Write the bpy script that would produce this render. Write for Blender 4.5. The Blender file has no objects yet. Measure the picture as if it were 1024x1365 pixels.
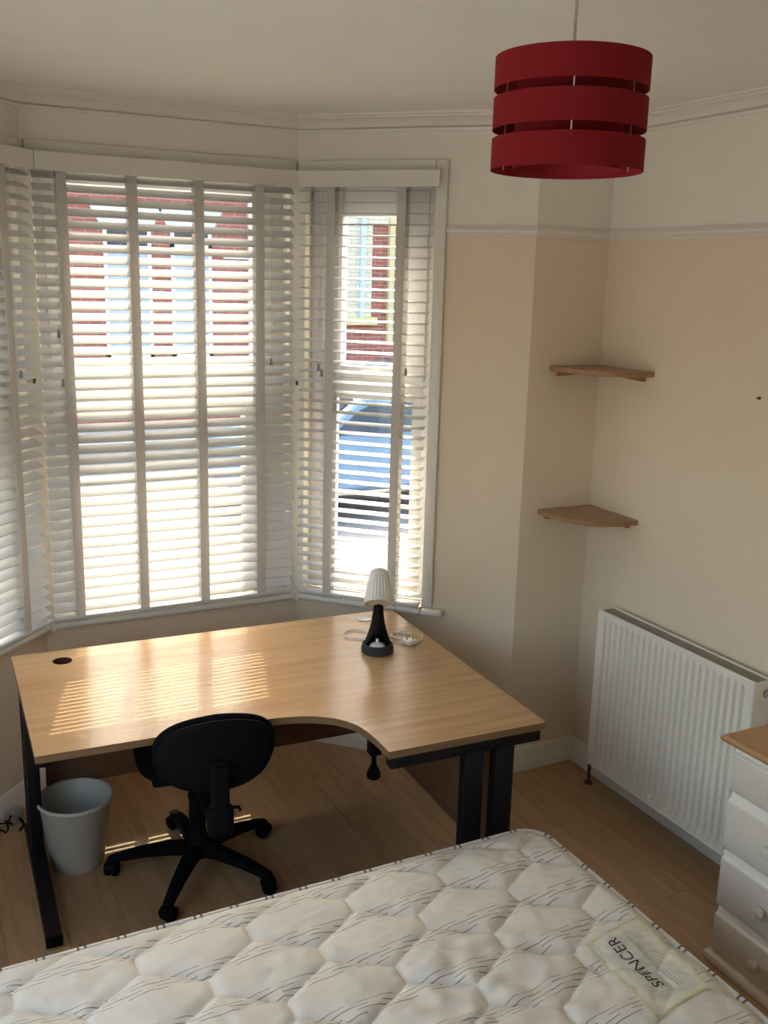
import bpy, bmesh, math, random
from mathutils import Vector, Matrix, noise

R = math.radians
random.seed(7)
scene = bpy.context.scene
COL = scene.collection

# ------------------------------------------------------------------ camera
F_PX, PITCH, ROLL, YAW = 1315.8, .2327, .0262, .4743
CAM = Vector((-2.7427, -3.3618, 2.162))
cd = bpy.data.cameras.new('camera'); cam = bpy.data.objects.new('camera', cd); COL.objects.link(cam)
fw = Vector((math.sin(YAW)*math.cos(PITCH), math.cos(YAW)*math.cos(PITCH), -math.sin(PITCH)))
r0 = Vector((math.cos(YAW), -math.sin(YAW), 0)); u0 = r0.cross(fw)
rt = math.cos(ROLL)*r0 + math.sin(ROLL)*u0; up = -math.sin(ROLL)*r0 + math.cos(ROLL)*u0
cam.matrix_world = Matrix(((rt.x, up.x, -fw.x, CAM.x), (rt.y, up.y, -fw.y, CAM.y), (rt.z, up.z, -fw.z, CAM.z), (0, 0, 0, 1)))
cd.sensor_fit = 'VERTICAL'; cd.sensor_height = 36.0; cd.lens = F_PX/1365*36.0
cd.clip_start = .02; cd.clip_end = 500
scene.camera = cam

# ------------------------------------------------------------------ sky, sun, exposure
world = bpy.data.worlds.new('world'); scene.world = world; world.use_nodes = True
wn = world.node_tree.nodes; wl = world.node_tree.links
sky = wn.new('ShaderNodeTexSky'); sky.sky_type = 'NISHITA'; sky.sun_disc = False
sky.sun_elevation = R(53.7); sky.sun_rotation = R(16.5); sky.dust_density = 5.0; sky.air_density = 1.0; sky.ozone_density = 1.0
wb = wn.new('ShaderNodeMix'); wb.data_type = 'RGBA'; wb.blend_type = 'MULTIPLY'; wb.inputs[0].default_value = 1.0; wb.inputs[7].default_value = (1.0, .94, .84, 1)
wl.new(sky.outputs[0], wb.inputs[6]); bg = wn['Background']; wl.new(wb.outputs[2], bg.inputs[0]); bg.inputs[1].default_value = .44
SUN_DIR = Vector((-.30, -1.0, -1.455)).normalized()
sd = bpy.data.lights.new('sun', 'SUN'); sun = bpy.data.objects.new('sun', sd); COL.objects.link(sun)
sun.rotation_euler = SUN_DIR.to_track_quat('-Z', 'Y').to_euler(); sun.location = (3, 14, 16)
sd.energy = 1.9; sd.angle = R(.2); sd.color = (1.0, .90, .74)
vs = scene.view_settings
vs.view_transform = 'Standard'; vs.look = 'None'; vs.exposure = 1.74; vs.gamma = 1.0; vs.use_curve_mapping = False

# ------------------------------------------------------------------ materials
class NT:
    def __init__(s, m): s.m = m; s.t = m.node_tree; s.n = s.t.nodes; s.l = s.t.links; s.b = s.n.get('Principled BSDF')
    def new(s, t, **k):
        n = s.n.new(t)
        for a, v in k.items(): setattr(n, a, v)
        return n
    def set(s, sock, v):
        if isinstance(v, (int, float, tuple, list)): sock.default_value = v
        else: s.l.new(v, sock)
    def math(s, op, a, b=0.0, c=None):
        n = s.new('ShaderNodeMath', operation=op); s.set(n.inputs[0], a); s.set(n.inputs[1], b)
        if c is not None: s.set(n.inputs[2], c)
        return n.outputs[0]
    def mix(s, f, a, b):
        n = s.new('ShaderNodeMix', data_type='RGBA'); s.set(n.inputs[0], f)
        s.set(n.inputs[6], (*a, 1) if isinstance(a, tuple) and len(a) == 3 else a)
        s.set(n.inputs[7], (*b, 1) if isinstance(b, tuple) and len(b) == 3 else b)
        return n.outputs[2]
    def coord(s, which='Object', scale=None):
        c = s.new('ShaderNodeTexCoord').outputs[which]
        if scale is None: return c
        mp = s.new('ShaderNodeMapping'); s.l.new(c, mp.inputs[0]); mp.inputs[3].default_value = scale
        return mp.outputs[0]
    def noise(s, vec, sc, det=3, rough=.55):
        n = s.new('ShaderNodeTexNoise'); s.l.new(vec, n.inputs['Vector']); n.inputs['Scale'].default_value = sc
        n.inputs['Detail'].default_value = det; n.inputs['Roughness'].default_value = rough
        return n.outputs[0]
    def ramp(s, f, a, b):
        n = s.new('ShaderNodeMapRange'); s.set(n.inputs[0], f); n.inputs[1].default_value = a; n.inputs[2].default_value = b
        return n.outputs[0]
    def bump(s, h, strength=.2, dist=.002):
        n = s.new('ShaderNodeBump'); s.l.new(h, n.inputs['Height']); n.inputs['Strength'].default_value = strength
        n.inputs['Distance'].default_value = dist; s.l.new(n.outputs[0], s.b.inputs['Normal'])
def mat(name, col, rough=.5, metal=0.0, spec=.5, var=0.0, vs_=6.0, bump=0.0, bs=200.0):
    m = bpy.data.materials.new(name); m.use_nodes = True; t = NT(m)
    t.b.inputs['Base Color'].default_value = (*col, 1); t.b.inputs['Roughness'].default_value = rough
    t.b.inputs['Metallic'].default_value = metal; t.b.inputs['Specular IOR Level'].default_value = spec
    if var or bump:
        c = t.coord()
        if var:
            f = t.noise(c, vs_)
            t.l.new(t.mix(f, tuple(x*(1-var) for x in col), tuple(min(1, x*(1+var)) for x in col)), t.b.inputs['Base Color'])
        if bump: t.bump(t.noise(c, bs), bump)
    return m
def wood(name, dark, light, axis=0, stretch=14.0, sc=3.0, rough=.35, spec=.5, rnd=0.0, knots=False, contrast=(.3, .72)):
    m = bpy.data.materials.new(name); m.use_nodes = True; t = NT(m)
    s = [stretch]*3; s[axis] = 1.0
    c = t.coord('Object')
    if rnd:
        oi = t.new('ShaderNodeObjectInfo'); add = t.new('ShaderNodeVectorMath', operation='ADD')
        cb = t.new('ShaderNodeCombineXYZ')
        for i in range(3): t.l.new(t.math('MULTIPLY', oi.outputs['Random'], 37.0*(i+1)), cb.inputs[i])
        t.l.new(c, add.inputs[0]); t.l.new(cb.outputs[0], add.inputs[1]); c = add.outputs[0]
    mp = t.new('ShaderNodeMapping'); t.l.new(c, mp.inputs[0]); mp.inputs[3].default_value = s
    g = t.noise(mp.outputs[0], sc, 5, .6)
    g2 = t.noise(c, sc*.8, 2)
    f = t.ramp(t.math('ADD', t.math('MULTIPLY', g, .75), t.math('MULTIPLY', g2, .25)), *contrast)
    base = t.mix(f, dark, light)
    if knots:
        mk = t.new('ShaderNodeMapping'); t.l.new(c, mk.inputs[0]); ks = [2.6]*3; ks[axis] = 1.3; mk.inputs[3].default_value = ks
        k = t.ramp(t.noise(mk.outputs[0], 3.2, 2), .66, .80)
        base = t.mix(t.math('MULTIPLY', k, .65), base, tuple(x*.45 for x in dark))
    if rnd:
        hv = t.new('ShaderNodeHueSaturation'); t.l.new(base, hv.inputs['Color'])
        t.l.new(t.math('ADD', t.math('MULTIPLY', oi.outputs['Random'], rnd), 1-rnd/2), hv.inputs['Value']); base = hv.outputs[0]
    t.l.new(base, t.b.inputs['Base Color'])
    t.b.inputs['Roughness'].default_value = rough; t.b.inputs['Specular IOR Level'].default_value = spec
    t.bump(g, .05, .001)
    return m
def wall_mat():
    m = bpy.data.materials.new('wall paint'); m.use_nodes = True; t = NT(m)
    geo = t.new('ShaderNodeNewGeometry'); sp = t.new('ShaderNodeSeparateXYZ'); t.l.new(geo.outputs['Position'], sp.inputs[0])
    f = t.math('GREATER_THAN', sp.outputs[2], 2.36)
    n = t.noise(geo.outputs['Position'], 3.0, 3)
    lo = t.mix(n, (.825, .69, .525), (.86, .725, .56)); hi = t.mix(n, (.83, .78, .69), (.86, .81, .72))
    t.l.new(t.mix(f, lo, hi), t.b.inputs['Base Color']); t.b.inputs['Roughness'].default_value = .85
    t.b.inputs['Specular IOR Level'].default_value = .25
    t.bump(t.noise(geo.outputs['Position'], 160.0, 3), .12, .002)
    return m
def glass_mat():
    m = bpy.data.materials.new('window glass'); m.use_nodes = True; t = NT(m); t.n.remove(t.b)
    tr = t.new('ShaderNodeBsdfTransparent'); tr.inputs[0].default_value = (.93, .96, .95, 1)
    gl = t.new('ShaderNodeBsdfGlossy'); gl.inputs['Roughness'].default_value = .02
    lw_ = t.new('ShaderNodeLayerWeight'); lw_.inputs[0].default_value = .5
    fr = t.math('ADD', t.math('MULTIPLY', t.math('POWER', lw_.outputs['Facing'], 5.0), .9), .03)
    mx = t.new('ShaderNodeMixShader'); t.l.new(fr, mx.inputs[0]); t.l.new(tr.outputs[0], mx.inputs[1]); t.l.new(gl.outputs[0], mx.inputs[2])
    t.l.new(mx.outputs[0], t.n['Material Output'].inputs[0])
    return m
def brick_mat(name, a, b, mortar):
    m = bpy.data.materials.new(name); m.use_nodes = True; t = NT(m)
    c = t.coord('Object'); sp = t.new('ShaderNodeSeparateXYZ'); t.l.new(c, sp.inputs[0])
    cb = t.new('ShaderNodeCombineXYZ'); t.l.new(t.math('ADD', sp.outputs[0], sp.outputs[1]), cb.inputs[0]); t.l.new(sp.outputs[2], cb.inputs[1])
    bt = t.new('ShaderNodeTexBrick'); t.l.new(cb.outputs[0], bt.inputs[0])
    bt.inputs['Color1'].default_value = (*a, 1); bt.inputs['Color2'].default_value = (*b, 1); bt.inputs['Mortar'].default_value = (*mortar, 1)
    bt.inputs['Scale'].default_value = 1.0; bt.inputs['Mortar Size'].default_value = .006; bt.inputs['Brick Width'].default_value = .225; bt.inputs['Row Height'].default_value = .075
    t.l.new(bt.outputs[0], t.b.inputs['Base Color']); t.b.inputs['Roughness'].default_value = .9
    return m
def fabric_mat(name, col, rough=.95, weave=900.0):
    m = bpy.data.materials.new(name); m.use_nodes = True; t = NT(m)
    t.b.inputs['Base Color'].default_value = (*col, 1); t.b.inputs['Roughness'].default_value = rough; t.b.inputs['Specular IOR Level'].default_value = .1
    t.bump(t.noise(t.coord(), weave, 2), .25, .001)
    return m
def tape_mat():
    m = fabric_mat('blind ladder tape', (.74, .70, .66)); t = NT(m)
    tl = t.new('ShaderNodeBsdfTranslucent'); tl.inputs[0].default_value = (.70, .66, .62, 1)
    mx = t.new('ShaderNodeMixShader'); mx.inputs[0].default_value = .35
    t.l.new(t.b.outputs[0], mx.inputs[1]); t.l.new(tl.outputs[0], mx.inputs[2]); t.l.new(mx.outputs[0], t.n['Material Output'].inputs[0])
    return m
def ticking_mat():
    # printed mattress ticking: groups of thin broken dark lines on cream cotton
    m = bpy.data.materials.new('mattress ticking'); m.use_nodes = True; t = NT(m)
    c = t.coord('Object'); sp = t.new('ShaderNodeSeparateXYZ'); t.l.new(c, sp.inputs[0])
    x, y = sp.outputs[0], sp.outputs[1]
    wob = t.math('MULTIPLY', t.math('SUBTRACT', t.noise(c, 2.2, 1), .5), .05)
    yy = t.math('ADD', t.math('ADD', y, t.math('MULTIPLY', x, -.05)), wob)
    grp = t.math('FLOORED_MODULO', yy, .151)
    ln = t.math('FLOORED_MODULO', grp, .0135)
    inl = t.math('MULTIPLY', t.math('LESS_THAN', ln, .0019), t.math('LESS_THAN', grp, .042))
    idx = t.math('FLOOR', t.math('DIVIDE', yy, .0135))
    xx = t.math('FLOORED_MODULO', t.math('ADD', x, t.math('MULTIPLY', idx, .061)), .135)
    dash = t.math('LESS_THAN', xx, .098)
    f = t.math('MULTIPLY', t.math('MULTIPLY', inl, dash), .88)
    rib = t.math('SINE', t.math('MULTIPLY', t.math('ADD', x, t.math('MULTIPLY', y, .4)), 1500.0))
    n = t.noise(c, 7.0, 3)
    base = t.mix(n, (.655, .59, .50), (.755, .695, .605))
    t.l.new(t.mix(f, base, (.06, .06, .06)), t.b.inputs['Base Color'])
    t.b.inputs['Roughness'].default_value = .85; t.b.inputs['Specular IOR Level'].default_value = .2
    t.bump(t.math('ADD', t.math('MULTIPLY', rib, .25), t.noise(c, 28.0, 4)), .35, .004)
    return m
def patch_mat():
    m = bpy.data.materials.new('label panel print'); m.use_nodes = True; t = NT(m)
    c = t.coord('Object'); sp = t.new('ShaderNodeSeparateXYZ'); t.l.new(c, sp.inputs[0])
    x, y = sp.outputs[0], sp.outputs[1]
    mod = t.math('FLOORED_MODULO', y, .0072)
    fine = t.math('LESS_THAN', mod, .003)
    inner = t.math('MULTIPLY', t.math('LESS_THAN', t.math('ABSOLUTE', t.math('ADD', y, 1.745)), .118), t.math('LESS_THAN', t.math('ABSOLUTE', t.math('ADD', x, 1.138)), .072))
    f = t.math('MULTIPLY', t.math('MULTIPLY', fine, inner), t.ramp(t.noise(c, 40.0, 1), .25, .5))
    l1 = t.math('LESS_THAN', t.math('ABSOLUTE', t.math('ADD', x, 1.112)), .0010)
    l2 = t.math('LESS_THAN', t.math('ABSOLUTE', t.math('ADD', x, 1.104)), .0007)
    ll = t.math('MULTIPLY', t.math('MAXIMUM', l1, l2), t.math('LESS_THAN', t.math('ABSOLUTE', t.math('ADD', y, 1.745)), .095))
    base = t.mix(t.math('MULTIPLY', f, .62), (.68, .63, .50), (.34, .37, .42))
    base = t.mix(t.math('MULTIPLY', ll, .85), base, (.08, .09, .11))
    t.l.new(base, t.b.inputs['Base Color']); t.b.inputs['Roughness'].default_value = .6
    t.bump(t.noise(c, 60.0, 3), .3, .003)
    return m

M = {}
M['wall'] = wall_mat()
M['ceiling'] = mat('ceiling paint', (.87, .86, .82), .9, spec=.2, var=.03, bump=.15, bs=120)
M['trim'] = mat('trim gloss paint', (.82, .78, .70), .35, var=.03)
M['frame'] = mat('window frame plastic', (.80, .80, .78), .3)
M['glass'] = glass_mat()
M['slat'] = mat('blind slat white', (.67, .665, .645), .35, var=.02)
M['tape'] = tape_mat()
M['valance'] = mat('blind valance white', (.70, .67, .60), .45)
M['cord'] = mat('blind cord', (.70, .68, .63), .8)
M['tassel'] = mat('cord pull grey plastic', (.30, .28, .25), .5)
M['black_metal'] = mat('black painted steel', (.006, .005, .006), .5, spec=.25, var=.1)
M['desk_top'] = wood('desk laminate', (.40, .235, .115), (.56, .365, .20), axis=0, stretch=16, sc=2.2, rough=.24, spec=.10)
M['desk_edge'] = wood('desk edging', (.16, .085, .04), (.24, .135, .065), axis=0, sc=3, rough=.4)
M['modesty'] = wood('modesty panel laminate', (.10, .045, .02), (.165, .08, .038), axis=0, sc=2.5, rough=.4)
M['floor'] = wood('oak laminate plank', (.37, .215, .10), (.53, .34, .18), axis=1, stretch=11, sc=3.0, rough=.36, spec=.45, rnd=.22, knots=True)
M['floor_base'] = mat('floor joint', (.07, .042, .022), .8)
M['shelf'] = wood('stained pine shelf', (.26, .125, .055), (.48, .27, .135), axis=0, sc=5, rough=.35)
M['pine'] = wood('waxed pine top', (.36, .175, .065), (.56, .32, .15), axis=1, sc=4, rough=.35)
M['chest'] = mat('pale grey chest paint', (.76, .67, .565), .5, var=.03, vs_=12)
M['chest_edge'] = mat('drawer highlight and plinth paint', (.90, .83, .72), .4)  # drawer-top highlight put into the colour; also the pale plinth
M['knob'] = mat('cream knob', (.66, .60, .48), .35)
M['radiator'] = mat('radiator enamel', (.93, .865, .75), .32)
M['grille'] = mat('radiator grille', (.42, .39, .34), .45)
M['copper'] = mat('painted pipe brown', (.14, .065, .035), .4, metal=.3)
M['black_plastic'] = mat('black plastic', (.004, .004, .0045), .7, spec=.12)
M['black_fabric'] = fabric_mat('black chair fabric', (.005, .005, .0055))
M['bin'] = mat('grey bin plastic', (.50, .47, .395), .45, var=.03)
M['red'] = fabric_mat('red shade fabric', (.23, .014, .018), .8)
M['red_in'] = fabric_mat('red shade lining', (.30, .022, .026), .7)
M['pale_metal'] = mat('pale painted metal', (.66, .58, .52), .4)
M['flex'] = mat('pendant flex', (.58, .54, .47), .5)
M['lamp_white'] = mat('lamp white plastic', (.78, .76, .70), .4)
M['lamp_diff'] = mat('lamp diffuser cream', (.70, .63, .46), .4)
M['dark_grey'] = mat('dark grey rubber', (.035, .034, .036), .6, spec=.3)
M['lamp_black'] = mat('black lamp body', (.004, .003, .003), .6, spec=.2)
M['bulb'] = mat('opal bulb', (.80, .80, .78), .15)
M['steel'] = mat('steel', (.55, .55, .54), .3, metal=1.0)
M['brass'] = mat('brass', (.45, .32, .14), .35, metal=1.0)
M['white_cable'] = mat('white cable', (.72, .70, .65), .45)
M['ticking'] = ticking_mat()
M['patch'] = patch_mat()
M['piping'] = mat('mattress piping', (.66, .61, .54), .8)
M['tick'] = mat('piping dark tick', (.07, .07, .08), .8)
M['thread'] = mat('yellow stitching', (.66, .62, .34), .8)
M['ink'] = mat('printed ink', (.03, .03, .035), .7)
M['divan'] = fabric_mat('divan fabric', (.55, .50, .44))
M['brick'] = brick_mat('red brick', (.40, .115, .085), (.31, .085, .065), (.42, .32, .26))
M['pale_brick'] = brick_mat('pale brick', (.78, .70, .54), (.66, .58, .44), (.48, .38, .28))
M['stone'] = mat('stone lintel', (.66, .63, .55), .8, var=.08)
M['yellow_stone'] = mat('ochre ledge', (.70, .58, .26), .7)  # even ochre tone for the ledge across the street
M['roof'] = mat('slate roof', (.13, .13, .14), .8, var=.2)
M['blue_pipe'] = mat('pale blue drainpipe', (.52, .60, .66), .5)
M['yellow_pipe'] = mat('yellow drainpipe', (.62, .53, .28), .5)
M['dark_glass'] = mat('house window glass', (.05, .06, .075), .08)
M['net'] = mat('net curtain', (.42, .48, .58), .8)
M['asphalt'] = mat('asphalt', (.20, .20, .20), .9, var=.15, vs_=3)
M['paving'] = mat('paving concrete', (.46, .43, .38), .9, var=.1, vs_=2)
M['car_blue'] = mat('pale blue car paint', (.16, .26, .40), .25, metal=.3)
M['car_dark'] = mat('dark car paint', (.03, .035, .05), .2)
M['car_glass'] = mat('car glass', (.03, .04, .05), .08)
M['tyre'] = mat('tyre', (.02, .02, .02), .8)
M['exterior'] = mat('outside render', (.55, .50, .42), .9)

# ------------------------------------------------------------------ mesh helpers
class MB:
    def __init__(s): s.v = []; s.f = []; s.mi = []; s.cur = 0
    def add(s, vs, fs, mi=None):
        o = len(s.v); s.v += [tuple(p) for p in vs]
        for f in fs: s.f.append(tuple(i+o for i in f)); s.mi.append(s.cur if mi is None else mi)
        return s
    def box(s, x0, x1, y0, y1, z0, z1, mi=None):
        return s.add([(x, y, z) for x in (x0, x1) for y in (y0, y1) for z in (z0, z1)],
              [(0, 1, 3, 2), (4, 6, 7, 5), (0, 4, 5, 1), (2, 3, 7, 6), (0, 2, 6, 4), (1, 5, 7, 3)], mi)
    def rbox(s, x0, x1, y0, y1, z0, z1, b=.004, seg=2, mi=None):
        bm = bmesh.new(); bmesh.ops.create_cube(bm, size=1)
        for v in bm.verts: v.co = Vector(((x0+x1)/2+v.co.x*(x1-x0), (y0+y1)/2+v.co.y*(y1-y0), (z0+z1)/2+v.co.z*(z1-z0)))
        bmesh.ops.bevel(bm, geom=bm.edges[:], offset=min(b, .49*min(x1-x0, y1-y0, z1-z0)), segments=seg, affect='EDGES', profile=.5)
        bm.verts.index_update()
        s.add([v.co for v in bm.verts], [[v.index for v in f.verts] for f in bm.faces], mi); bm.free()
        return s
    def prism(s, poly, z0, z1, mi=None):
        n = len(poly)
        if sum(poly[i][0]*poly[(i+1) % n][1]-poly[(i+1) % n][0]*poly[i][1] for i in range(n)) < 0: poly = poly[::-1]
        return s.add([(x, y, z0) for x, y in poly]+[(x, y, z1) for x, y in poly],
              [tuple(range(n-1, -1, -1)), tuple(range(n, 2*n))]+[(i, (i+1) % n, (i+1) % n+n, i+n) for i in range(n)], mi)
    def lathe(s, prof, n=32, a0=0.0, a1=2*math.pi, skip=None, caps=False, mi=None, axis=None):
        full = abs(a1-a0-2*math.pi) < 1e-6
        m = n if full else n+1; k = len(prof); vs = []
        for j in range(m):
            a = a0+(a1-a0)*j/n
            for r_, z in prof: vs.append((r_*math.cos(a), r_*math.sin(a), z))
        if axis is not None: vs = [axis @ Vector(p) for p in vs]
        fs = []
        for j in range(n):
            j2 = (j+1) % m
            for i in range(k-1):
                if skip and skip(a0+(a1-a0)*(j+.5)/n, (prof[i][1]+prof[i+1][1])/2): continue
                fs.append((j*k+i, j2*k+i, j2*k+i+1, j*k+i+1))
        if caps and full:
            fs.append(tuple(j*k for j in range(m-1, -1, -1))); fs.append(tuple(j*k+k-1 for j in range(m)))
        return s.add(vs, fs, mi)
    def tube(s, pts, rad, n=8, closed=False, caps=True, mis=None, mi=None):
        pts = [Vector(p) for p in pts]; m = len(pts); vs = []; fs = []
        rads = rad if isinstance(rad, (list, tuple)) else [rad]*m
        t0 = (pts[1]-pts[0]).normalized(); ref = Vector((0, 0, 1)) if abs(t0.z) < .9 else Vector((1, 0, 0))
        nrm = (ref-ref.dot(t0)*t0).normalized()
        for i, p in enumerate(pts):
            a = pts[(i-1) % m] if (closed or i) else p; b = pts[(i+1) % m] if (closed or i < m-1) else p
            t = (b-a).normalized(); nrm = (nrm-nrm.dot(t)*t).normalized(); bn = t.cross(nrm)
            for j in range(n):
                an = 2*math.pi*j/n; vs.append(p+(nrm*math.cos(an)+bn*math.sin(an))*rads[i])
        o = len(s.v); s.v += [tuple(v) for v in vs]
        for i in range(m if closed else m-1):
            i2 = (i+1) % m
            for j in range(n):
                j2 = (j+1) % n
                s.f.append((o+i*n+j, o+i*n+j2, o+i2*n+j2, o+i2*n+j)); s.mi.append(mis[i] if mis else (s.cur if mi is None else mi))
        if caps and not closed:
            s.f.append(tuple(o+j for j in range(n-1, -1, -1))); s.mi.append(s.cur if mi is None else mi)
            s.f.append(tuple(o+(m-1)*n+j for j in range(n))); s.mi.append(s.cur if mi is None else mi)
        return s
    def xf(s, mtx, start=0):
        for i in range(start, len(s.v)): s.v[i] = tuple(mtx @ Vector(s.v[i]))
        return s
    def build(s, name, material, parent=None, smooth=38, loc=None):
        me = bpy.data.meshes.new(name); me.from_pydata(s.v, [], s.f); me.update()
        ms = material if isinstance(material, (list, tuple)) else [material]
        for m_ in ms: me.materials.append(M[m_] if isinstance(m_, str) else m_)
        if len(ms) > 1: me.polygons.foreach_set('material_index', s.mi)
        bm = bmesh.new(); bm.from_mesh(me); bmesh.ops.recalc_face_normals(bm, faces=bm.faces[:]); bm.to_mesh(me); bm.free()
        if smooth:
            me.polygons.foreach_set('use_smooth', [True]*len(me.polygons)); me.set_sharp_from_angle(angle=R(smooth))
        o = bpy.data.objects.new(name, me); COL.objects.link(o)
        if loc is not None: o.location = loc
        if parent is not None: o.parent = parent
        return o
def tag(o, label=None, cat=None, group=None, kind=None):
    if label: o['label'] = label
    if cat: o['category'] = cat
    if group: o['group'] = group
    if kind: o['kind'] = kind
    return o
def empty(name, loc=(0, 0, 0), rz=0.0, label=None, cat=None, group=None, kind=None):
    o = bpy.data.objects.new(name, None); COL.objects.link(o); o.location = loc; o.rotation_euler = (0, 0, rz); o.empty_display_size = .05
    return tag(o, label, cat, group, kind)
def copy_of(o, parent, loc=None, rot=None):
    c = o.copy(); COL.objects.link(c); c.parent = parent
    if loc is not None: c.location = loc
    if rot is not None: c.rotation_euler = rot
    return c
def pix(x, y, z):                                   # pixel of the photograph -> point at height z
    d = fw+rt*((x-512)/F_PX)-up*((y-682.5)/F_PX); t = (z-CAM.z)/d.z
    return CAM+d*t

# ------------------------------------------------------------------ the room shell
S2 = 2**-.5
HC = 2.805                                            # ceiling height
W_R, LB_, FB = .3665, 1.0293, 1.116                   # plain wall beside the bay, bay side length, bay front length
Bx = -W_R; Cr = Vector((Bx-LB_*S2, LB_*S2)); Cl = Vector((Cr.x-FB, Cr.y)); BLx = Cl.x-LB_*S2
XL, YB = BLx-.36, -4.3                                # left wall, back wall
ROOM = [(0, YB), (0, 0), (Bx, 0), tuple(Cr), tuple(Cl), (BLx, 0), (XL, 0), (XL, YB)]
def yfront(x):
    if x > Bx or x < BLx: return 0.0
    return min(Cr.y, Bx-x, x-BLx)
T = .22
def struct(mb, name, m, parent=None, smooth=38, loc=None):
    o = mb.build(name, m, parent, smooth, loc)
    if parent is None: o['kind'] = 'structure'
    return o
struct(MB().box(0, T, YB-T, T, -.02, HC+.1), 'wall_right', 'wall')
WY0, WY1, WZ0, WZ1 = -3.35, -.70, .50, 2.45           # unseen side window, added to brighten the radiator side of the room
wlm = MB(); wlm.box(XL-T, XL, YB-T, WY0, -.02, HC+.1); wlm.box(XL-T, XL, WY1, T, -.02, HC+.1); wlm.box(XL-T, XL, WY0, WY1, -.02, WZ0); wlm.box(XL-T, XL, WY0, WY1, WZ1, HC+.1)
struct(wlm, 'wall_left', 'wall')
struct(MB().box(XL, 0, YB-T, YB, -.02, HC+.1), 'wall_back', 'wall')
k = T*math.tan(R(22.5))
struct(MB().prism([(0, 0), (Bx, 0), (Bx+k, T), (0, T)], -.02, HC+.1), 'wall_front', 'wall')
struct(MB().prism([(XL, 0), (BLx, 0), (BLx-k, T), (XL, T)], -.02, HC+.1), 'wall_front_left', 'wall')
struct(MB().prism(ROOM[:], HC, HC+.1), 'ceiling', 'ceiling')

# bay faces in local frames: x along the face (left to right seen from inside), y outwards, z up
ZS, ZH = .74, 2.60                                    # sill top, head of the opening
def bay_face(name, origin, ang, L, o0, o1, kl, kr):
    """wall with one opening; kl/kr = how far the outside face runs on past each end"""
    r = empty(name, (origin[0], origin[1], 0), ang, kind='structure')
    a = MB()
    a.prism([(0, 0), (L, 0), (L+kr, T), (-kl, T)], -.02, ZS-.035)
    a.prism([(0, 0), (L, 0), (L+kr, T), (-kl, T)], ZH, HC+.1)
    a.prism([(0, 0), (o0, 0), (o0, T), (-kl, T)], ZS-.035, ZH)
    a.prism([(o1, 0), (L, 0), (L+kr, T), (o1, T)], ZS-.035, ZH)
    a.build('wall_face', 'wall', r)
    return r
FR_ANG, RT_ANG, LT_ANG = 0.0, -math.pi/4, math.pi/4
O_FRONT, O_RIGHT, O_LEFT = Cl, Cr, Vector((BLx, 0))
f0, f1 = .035, FB-.035
r0_, r1_ = .03, .612
l0_, l1_ = LB_-.612, LB_-.03
bay_face('wall_bay_front', O_FRONT, FR_ANG, FB, f0, f1, k, k)
bay_face('wall_bay_right', O_RIGHT, RT_ANG, LB_, r0_, r1_, k, -k)
bay_face('wall_bay_left', O_LEFT, LT_ANG, LB_, l0_, l1_, -k, k)

def pane(x0, x1, z0, z1, y, parent): MB().box(x0, x1, y, y+.006, z0, z1).build('glass_pane', 'glass', parent, 0)
def ring_frame(name, x0, x1, z0, z1, w, y0, y1, parent, wl_=None, wr_=None, wt=None, wb=None):
    wl_, wr_, wt, wb = [w if q is None else q for q in (wl_, wr_, wt, wb)]
    m = MB(); m.rbox(x0, x0+wl_, y0, y1, z0, z1, .004); m.rbox(x1-wr_, x1, y0, y1, z0, z1, .004)
    m.rbox(x0+wl_, x1-wr_, y0, y1, z1-wt, z1, .004); m.rbox(x0+wl_, x1-wr_, y0, y1, z0, z0+wb, .004)
    return m.build(name, 'frame', parent)
YW0, YW1 = .085, .155                                 # depth of the plastic frame in the wall
def window(name, origin, ang, x0, x1, upper, lower, handle, low_sash):
    w = empty(name, (origin[0], origin[1], 0), ang, kind='structure')
    ring_frame('frame', x0, x1, ZS, ZH, .055, YW0, YW1, w)
    tz0, tz1 = 1.655, 1.735
    MB().rbox(x0+.055, x1-.055, YW0, YW1, tz0, tz1, .004).build('transom', 'frame', w)
    ux0, ux1, uz0, uz1 = upper; lx0, lx1, lz0, lz1 = lower
    s = ring_frame('sash', x0+.05, x1-.05, tz1-.005, ZH-.05, .05, YW0-.012, YW1-.012, w, ux0-x0-.05, x1-.05-ux1, ZH-.05-uz1, uz0-tz1+.005)
    pane(ux0-.005, ux1+.005, uz0-.005, uz1+.005, .115, w)
    ring_frame('lower_sash', x0+.05, x1-.05, ZS+.05, tz0+.005, .04, YW0-(.012 if low_sash else 0), YW1-.012, w, lx0-x0-.05, x1-.05-lx1, tz0+.005-lz1, lz0-ZS-.05)
    pane(lx0-.005, lx1+.005, lz0-.005, lz1+.005, .115, w)
    if handle:
        h = MB(); h.rbox(handle-.018, handle+.018, YW0-.03, YW0-.012, 1.745, 1.765, .004); h.rbox(handle-.01, handle+.075, YW0-.045, YW0-.03, 1.748, 1.762, .005)
        h.build('handle', 'frame', w)
    return w
w1 = window('window_1', O_FRONT, FR_ANG, f0, f1, (.172, .950, 1.775, 2.49), (.172, .900, .83, 1.59), None, True)
w2 = window('window_2', O_RIGHT, RT_ANG, r0_, r1_, (.178, .470, 1.78, 2.415), (.15, .510, .83, 1.635), .30, False)
w3 = window('window_3', O_LEFT, LT_ANG, l0_, l1_, (LB_-.470, LB_-.178, 1.78, 2.415), (LB_-.510, LB_-.15, .83, 1.635), LB_-.36, False)

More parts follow.
